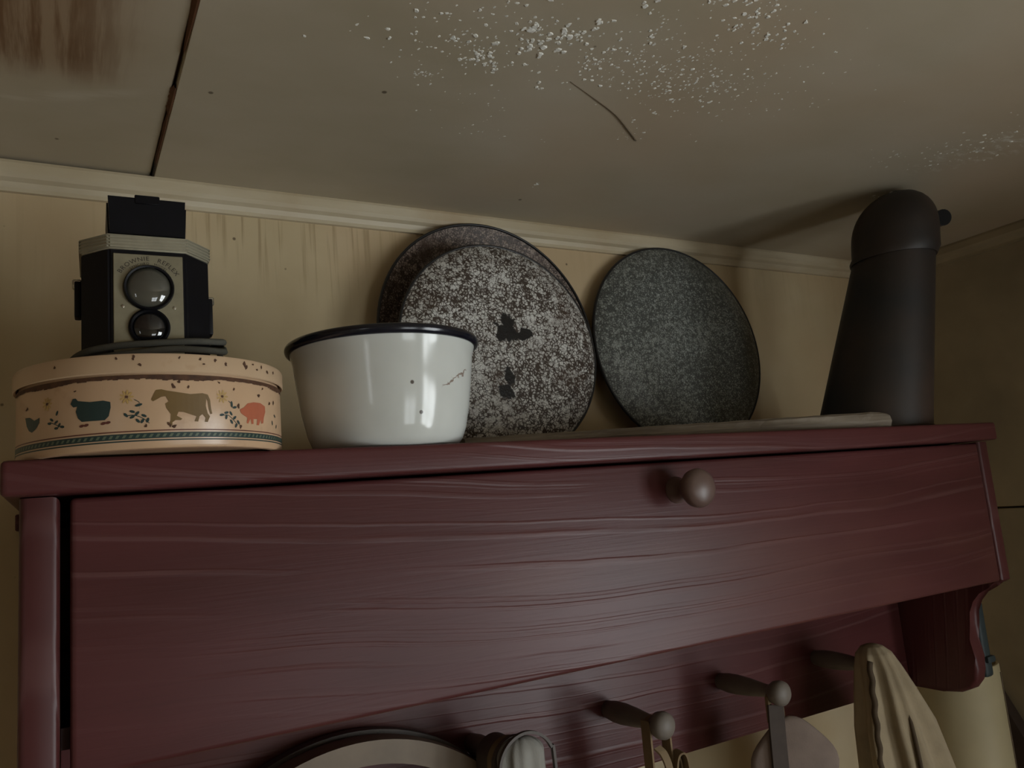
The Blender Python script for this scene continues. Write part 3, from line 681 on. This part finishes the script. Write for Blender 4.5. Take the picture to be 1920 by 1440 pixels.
plate(0.697, 0.079, 0.104, 0.1385, 0.0, dish_out, 0.0, MSPB, 'dark grey-green finely speckled enamel plate standing alone by the black jug')

# ================================================================== weathered slat lying on the shelf
L0, L1 = Vector((0.2835, -0.094)), Vector((0.737, -0.163)); ln = (L1 - L0).length
bm = bmesh.new(); NS = 44; rings = []
for i in range(NS + 1):
    k = i / NS; x = ln * k; th = 0.0105 + 0.0055 * k; wd = 0.034
    if k > 0.97: th *= 1 - (k - 0.97) * 6; wd *= 1 - (k - 0.97) * 9
    j = lambda a: random.uniform(-a, a)
    sec = [(0.0025 + j(.0005), 0.0), (0.0 + j(.0006), th * 0.42 + j(.0004)), (0.0022 + j(.0008), th * 0.86 + j(.0005)), (0.006 + j(.0006), th + j(.0003)), (wd, th + j(.0004)), (wd + j(.0005), 0.0)]
    rings.append([bm.verts.new((x, a, b)) for a, b in sec])
for A, B in zip(rings, rings[1:]):
    for q in range(6): bm.faces.new((A[q], A[(q + 1) % 6], B[(q + 1) % 6], B[q]))
bm.faces.new(rings[0]); bm.faces.new(rings[-1][::-1])
o = link('wooden_lath', from_bm(bm, 'wooden_lath'), MSLAT); o.location = (L0.x, L0.y, ZT + 0.0003)
o.rotation_euler = (0, 0, math.atan2(L1.y - L0.y, L1.x - L0.x))
tag(o, 'long weathered grey wooden lath lying along the shelf before the plates', 'lath')

# ================================================================== blackened jug
jb, jn = Vector((0.821, -0.077, ZT)), Vector((0.8563, -0.115, 0.2250))
jug = tag(empty('oil_jug', jb), 'tall tapered blackened metal jug with hooded spout in the corner', 'jug')
def ring_loft(name, rings, mat, parent, seg=56, cap=True):
    v, f = [], []
    for c, r, ax, ay in rings:
        for i in range(seg):
            a = 2 * math.pi * i / seg; v.append(Vector(c) + Vector(ax) * r * math.cos(a) + Vector(ay) * r * math.sin(a))
    for k in range(len(rings) - 1):
        for i in range(seg):
            j = (i + 1) % seg; f.append((k * seg + i, k * seg + j, (k + 1) * seg + j, (k + 1) * seg + i))
    if cap:
        f.append(tuple(range(seg))[::-1]); f.append(tuple((len(rings) - 1) * seg + i for i in range(seg)))
    return link(name, pydata(name, v, f), mat, parent, True, 40)
ax, ay = Vector((1, 0, 0)), Vector((0, 1, 0)); dj = jn - jb
rg = [((0, 0, 0), 0.0640, ax, ay), ((0, 0, 0.002), 0.0652, ax, ay), (dj * 0.014, 0.0652, ax, ay), (dj * 0.02, 0.0637, ax, ay)]
for i in range(1, 11): k = 0.02 + 0.98 * i / 10; rg.append((dj * k, 0.0637 + (0.0455 - 0.0637) * k, ax, ay))
jbody = ring_loft('jug_body', rg, MJUG, jug)
# hood: collar, then a dome that leans towards the spout
hd = [(dj * 0.985, 0.0475, ax, ay), (dj * 1.0, 0.0484, ax, ay)]
for i in range(1, 15):
    k = i / 14; z = 0.083 * k
    r = 0.0484 * (1 - max(0, (k - 0.30) / 0.70) ** 2.3) ** 0.5 if k < 1 else 0.002
    hd.append((dj + Vector((0.002 + 0.017 * k ** 1.6, -0.002 - 0.004 * k, z)), max(r, 0.002), ax, ay))
hoodj = ring_loft('jug_hood', hd, MJUG, jug)
s0, s1 = Vector((0.868, -0.120, 0.262)) - jb, Vector((0.9120, -0.1400, 0.2705)) - jb
pth = catmull([s0, (s0 + s1) / 2 + Vector((0.008, 0.004, 0.003)), s1, s1 + Vector((-0.006, -0.014, -0.003))], 6)
link('spout', sweep('spout', pth, circle(0.0098, 18), scale=[1.6 - 0.6 * min(1, i / 10) for i in range(len(pth))]), MJUG, jug, True, 50)
ed = (pth[-1] - pth[-2]).normalized(); e1 = ed.orthogonal().normalized(); e2 = ed.cross(e1)
link('spout_mouth', pydata('spout_mouth', [pth[-1] + ed * 0.0006 + e1 * 0.0094 * math.cos(a) + e2 * 0.0094 * math.sin(a) for a in [2 * math.pi * i / 20 for i in range(20)]], [tuple(range(20))]), MHOLE, jug)  # flat black disc, paints the shade inside the spout opening

# ================================================================== things hanging on the pegs
# bent-wood hoop on the leftmost peg
hc = Vector((0.190, -0.045, -0.3535)); Ro, Ri = 0.160, 0.1405
hoop = tag(empty('wooden_hoop', hc), 'round bent-wood hoop hanging at the lower edge, left of the pegs', 'hoop')
prof = [(Ro, -0.010), (Ro + 0.001, 0.0), (Ro, 0.012), (Ri + 0.002, 0.012), (Ri, 0.0), (Ri + 0.002, -0.010), (Ro, -0.010)]
link('hoop_ring', revolve('hoop_ring', prof, 96, '-Y'), MHOOP, hoop, True, 45)
prof = [(Ro - 0.004, -0.022), (Ro + 0.003, -0.022), (Ro + 0.003, -0.011), (Ro - 0.004, -0.011), (Ro - 0.004, -0.022)]
link('inner_band', revolve('inner_band', prof, 96, '-Y'), MSTRAP, hoop, True, 45)

def ribbon(name, pts, w, t, mat, parent, up=Vector((0, 1, 0)), n=6):
    return link(name, sweep(name, catmull(pts, n), rect(w, t), up=up), mat, parent, True, 40)
def drape(name, secs, mat, parent, seg=72):
    v, f = [], []
    for (cx, cyy, z, rx, ry, amp, ph_) in secs:
        for i in range(seg):
            a = 2 * math.pi * i / seg
            k = 1 + amp * (math.sin(6 * a + ph_) * 0.6 + math.sin(11 * a + 2.3 * ph_) * 0.35 + math.sin(17 * a + ph_) * 0.15)
            v.append((cx + rx * k * math.cos(a), cyy + ry * k * math.sin(a), z + 0.004 * amp * math.sin(7 * a)))
    for q in range(len(secs) - 1):
        for i in range(seg):
            j = (i + 1) % seg; f.append((q * seg + i, q * seg + j, (q + 1) * seg + j, (q + 1) * seg + i))
    f.append(tuple(range(seg)))
    return link(name, pydata(name, v, f), mat, parent, True)
# strap and rag slung over the second peg
px, pz = 0.305, -0.225
st = tag(empty('leather_strap', (px, -0.07, pz)), 'grey-brown leather strap slung over the peg beside the hoop', 'strap')
def arch(y, r, w, t, x0, drop0, drop1, name, mat, parent, lift=0.0):
    pts = [(x0 - r * 1.05, y, -drop0)] + [(x0 + r * math.cos(a), y, lift + r * math.sin(a)) for a in [math.pi * (1 - i / 8) for i in range(9)]] + [(x0 + r * 1.1, y, -drop1)]
    return link(name, sweep(name, catmull(pts, 4), rect(w, t), up=Vector((0, 0, 1)) if False else Vector((0, 1, 0))), mat, parent, True, 40)
arch(0.001, 0.0150, 0.0030, 0.020, 0.0, 0.03, 0.10, 'strap_band', MSTRAP, st)
arch(-0.0140, 0.0170, 0.0026, 0.0090, 0.001, 0.03, 0.10, 'strap_band', MTAPE, st)
arch(-0.0215, 0.0190, 0.0030, 0.0050, 0.002, 0.03, 0.10, 'strap_band', MSTRAP, st)
rag = tag(empty('white_rag', (px, -0.098, pz)), 'off-white rag bound with a dark edge on the peg beside the hoop', 'rag')
drape('rag_cloth', [(0.004, 0.002, 0.0195 - 0.0205 * k ** 1.6 - 0.07 * max(0, k - 0.75) * 4 * (1 if k > 0.75 else 0), 0.004 + 0.016 * math.sin(min(k, 0.8) * 1.96), 0.003 + 0.0095 * math.sin(min(k, 0.8) * 1.96), 0.04 + 0.14 * k, 0.4) for k in [i / 12 for i in range(13)]], MWCL, rag)
arch(-0.0085, 0.0245, 0.0022, 0.0035, 0.004, 0.03, 0.10, 'rag_edge', MSTRAP, rag)

# folded tapes on the third peg
tp_ = tag(empty('cotton_tapes', (0.4503, -0.088, -0.2335)), 'tan cotton tapes looped and folded over the middle peg', 'tapes')
arch(0.0, 0.0105, 0.0018, 0.012, 0.0, 0.12, 0.13, 'tape_loop', MTAPE, tp_, 0.003)
def strip(name, pts, wv, t, mat, parent, n=6):
    q = catmull(pts, n); wv = Vector(wv); v, f = [], []
    for k, p in enumerate(q):
        tg = (q[min(k + 1, len(q) - 1)] - q[max(k - 1, 0)]).normalized(); nn = tg.cross(wv).normalized() * t / 2
        v += [p - wv / 2 - nn, p + wv / 2 - nn, p + wv / 2 + nn, p - wv / 2 + nn]
    for k in range(len(q) - 1):
        for e in range(4): f.append((k * 4 + e, k * 4 + (e + 1) % 4, k * 4 + 4 + (e + 1) % 4, k * 4 + 4 + e))
    f += [(0, 1, 2, 3), tuple(len(v) - 4 + e for e in range(4))]
    return link(name, pydata(name, v, f), mat, parent, True, 45)
strip('tape_end', [(-0.004, -0.004, -0.010), (-0.001, -0.009, -0.016), (0.001, -0.012, -0.030), (0.000, -0.013, -0.06), (0.002, -0.013, -0.12)], (0.010, 0.004, 0), 0.0015, MTAPE, tp_)
strip('tape_end', [(0.006, -0.006, -0.060), (0.010, -0.007, -0.030), (0.0125, -0.008, -0.0195), (0.0155, -0.010, -0.0165), (0.0185, -0.011, -0.0190), (0.0205, -0.011, -0.030), (0.022, -0.011, -0.06), (0.024, -0.011, -0.12)], (0.003, 0.013, 0), 0.0016, MTAPE, tp_)
strip('tape_end', [(0.010, -0.002, -0.07), (0.0145, -0.003, -0.030), (0.0165, -0.004, -0.0235), (0.0185, -0.004, -0.028), (0.020, -0.004, -0.06)], (0.002, 0.010, 0), 0.0016, MTAPE, tp_)
# pot holder on the fourth peg
ph = tag(empty('pot_holder', (0.5956, -0.089, -0.232)), 'mauve-grey padded pot holder hung by a loop from the fourth peg', 'pot holder')
arch(0.0, 0.0078, 0.004, 0.004, 0.0, 0.020, 0.020, 'hanging_loop', MTAPE, ph, 0.0)
bm = bmesh.new(); n = 40; rr = 0.0375; poly = []
for i in range(n):
    a = 2 * math.pi * i / n; c_, s_ = math.cos(a), math.sin(a); k = 1 / (abs(c_) ** 3.2 + abs(s_) ** 3.2) ** (1 / 3.2)
    x, y = rr * k * c_, rr * k * s_; poly.append(((x - y) * 0.7071, (x + y) * 0.7071))
layers = [(0.0, 0.90), (0.0022, 0.985), (0.0045, 1.0), (0.0068, 0.985), (0.009, 0.90)]
rings = [[bm.verts.new((p[0] * k, t - 0.0045, p[1] * k - 0.058)) for p in poly] for t, k in layers]
for A, B in zip(rings, rings[1:]):
    for q in range(n): bm.faces.new((A[q], A[(q + 1) % n], B[(q + 1) % n], B[q]))
for R_, t in ((rings[0], -0.0050), (rings[-1], 0.0050)):
    c0 = bm.verts.new((0, t, -0.058))
    for q in range(n): bm.faces.new((R_[q], R_[(q + 1) % n], c0))
o = link('pad', from_bm(bm, 'pad'), MPAD, ph, True, 60); o.rotation_euler = (0, 0, math.radians(-28)); o.location = (0.009, -0.008, 0)
pts = [(-0.003, -0.004, -0.004), (-0.007, -0.006, -0.03), (-0.009, -0.006, -0.07), (-0.010, -0.004, -0.13)]
ribbon('binding_tape', pts, 0.016, 0.003, plain('dark_binding', (0.06, 0.045, 0.037), 0.9), ph, Vector((0.3, 1, 0)))

# linen bag draped over the fifth peg
bag = tag(empty('linen_bag', (0.741, -0.095, -0.205)), 'beige linen bag draped in folds over the peg nearest the corner', 'bag')
key = [(0.0, 0.0, 0.003, 0.005, 0.006, 0.0), (0.0, 0.0, 0.001, 0.010, 0.011, 0.05), (0.001, -0.001, -0.006, 0.0165, 0.017, 0.10), (0.004, -0.002, -0.020, 0.021, 0.021, 0.16), (0.010, -0.003, -0.045, 0.030, 0.024, 0.22), (0.018, -0.004, -0.080, 0.043, 0.027, 0.26), (0.025, -0.005, -0.125, 0.050, 0.031, 0.26), (0.030, -0.004, -0.18, 0.067, 0.034, 0.26), (0.032, -0.002, -0.26, 0.075, 0.036, 0.26)]
secs = []
for (a, b) in zip(key, key[1:]):
    for i in range(5):
        k = i / 5; m_ = [a[j] + (b[j] - a[j]) * k for j in range(6)]; secs.append((m_[0], m_[1], m_[2], m_[3], m_[4], m_[5], 0.8 + m_[2] * 2.0))
secs.append((*key[-1], 0.3))
drape('bag_cloth', secs, MLINEN, bag)
tw = []
for i in range(60):
    k = i / 59; a = i * 1.1; tw.append(Vector((-0.0235 - 0.018 * k + 0.0008 * math.cos(a), -0.013 - 0.004 * k + 0.0008 * math.sin(a), -0.010 - 0.22 * k)))
link('drawstring', sweep('drawstring', tw, circle(0.0030, 7)), MTWINE, bag, True)
q = catmull([(0.004, -0.022, -0.030), (0.003, -0.031, -0.075), (0.000, -0.037, -0.13), (-0.004, -0.038, -0.2)], 8)
link('bag_seam', sweep('bag_seam', q, circle(0.0022, 7)), MTWINE, bag, True)

# things in the corner below the cabinet
tb = tag(empty('card_tube', (1.030, 0.004, ZF)), 'tall cream cardboard tube standing in the corner below the cabinet', 'tube')
link('tube_wall', revolve('tube_wall', [(0.050, 0.0), (0.050, -ZF - 0.2815), (0.0490, -ZF - 0.280), (0.0465, -ZF - 0.280), (0.0465, 0.0), (0.050, 0.0)], 56), MTUBE, tb, True, 50)
link('tube_seam', sweep('tube_seam', [Vector((0.0505 * math.cos(a), 0.0505 * math.sin(a), z)) for a, z in ((-1.2, 0.01), (-1.2, 0.7), (-1.2, -ZF - 0.29))], rect(0.0012, 0.0012)), MHOOP, tb)
# dark board leaning in the corner behind the tube
bd = box('leaning_board', -0.011, 0.011, 0.0, 0.055, 0, 1.573, MBOARD, None, 0.003, 2); bd.location = (1.172, -0.666, ZF + 0.026); bd.rotation_euler = (math.radians(-27.0), 0, 0)
tag(bd, 'dark brown board leaning against the right wall beside the cream tube', 'board')
# teal pouch hung outside the cabinet
pc = tag(empty('hanging_pouch', (0.9285, -0.085, -0.29)), 'dark teal cloth pouch hung on the outside of the cabinet end', 'pouch')
bm = box_bm(-0.006, 0.010, -0.0175, 0.05, 0.022, 0.115, 0.005, 3); link('pouch_body', from_bm(bm, 'pouch_body'), MTEALC, pc, True, 40)
bm = box_bm(-0.004, 0.012, -0.021, 0.05, 0.038, 0.046, 0.003, 2); link('pouch_band', from_bm(bm, 'pouch_band'), MTEALC, pc, True, 40)
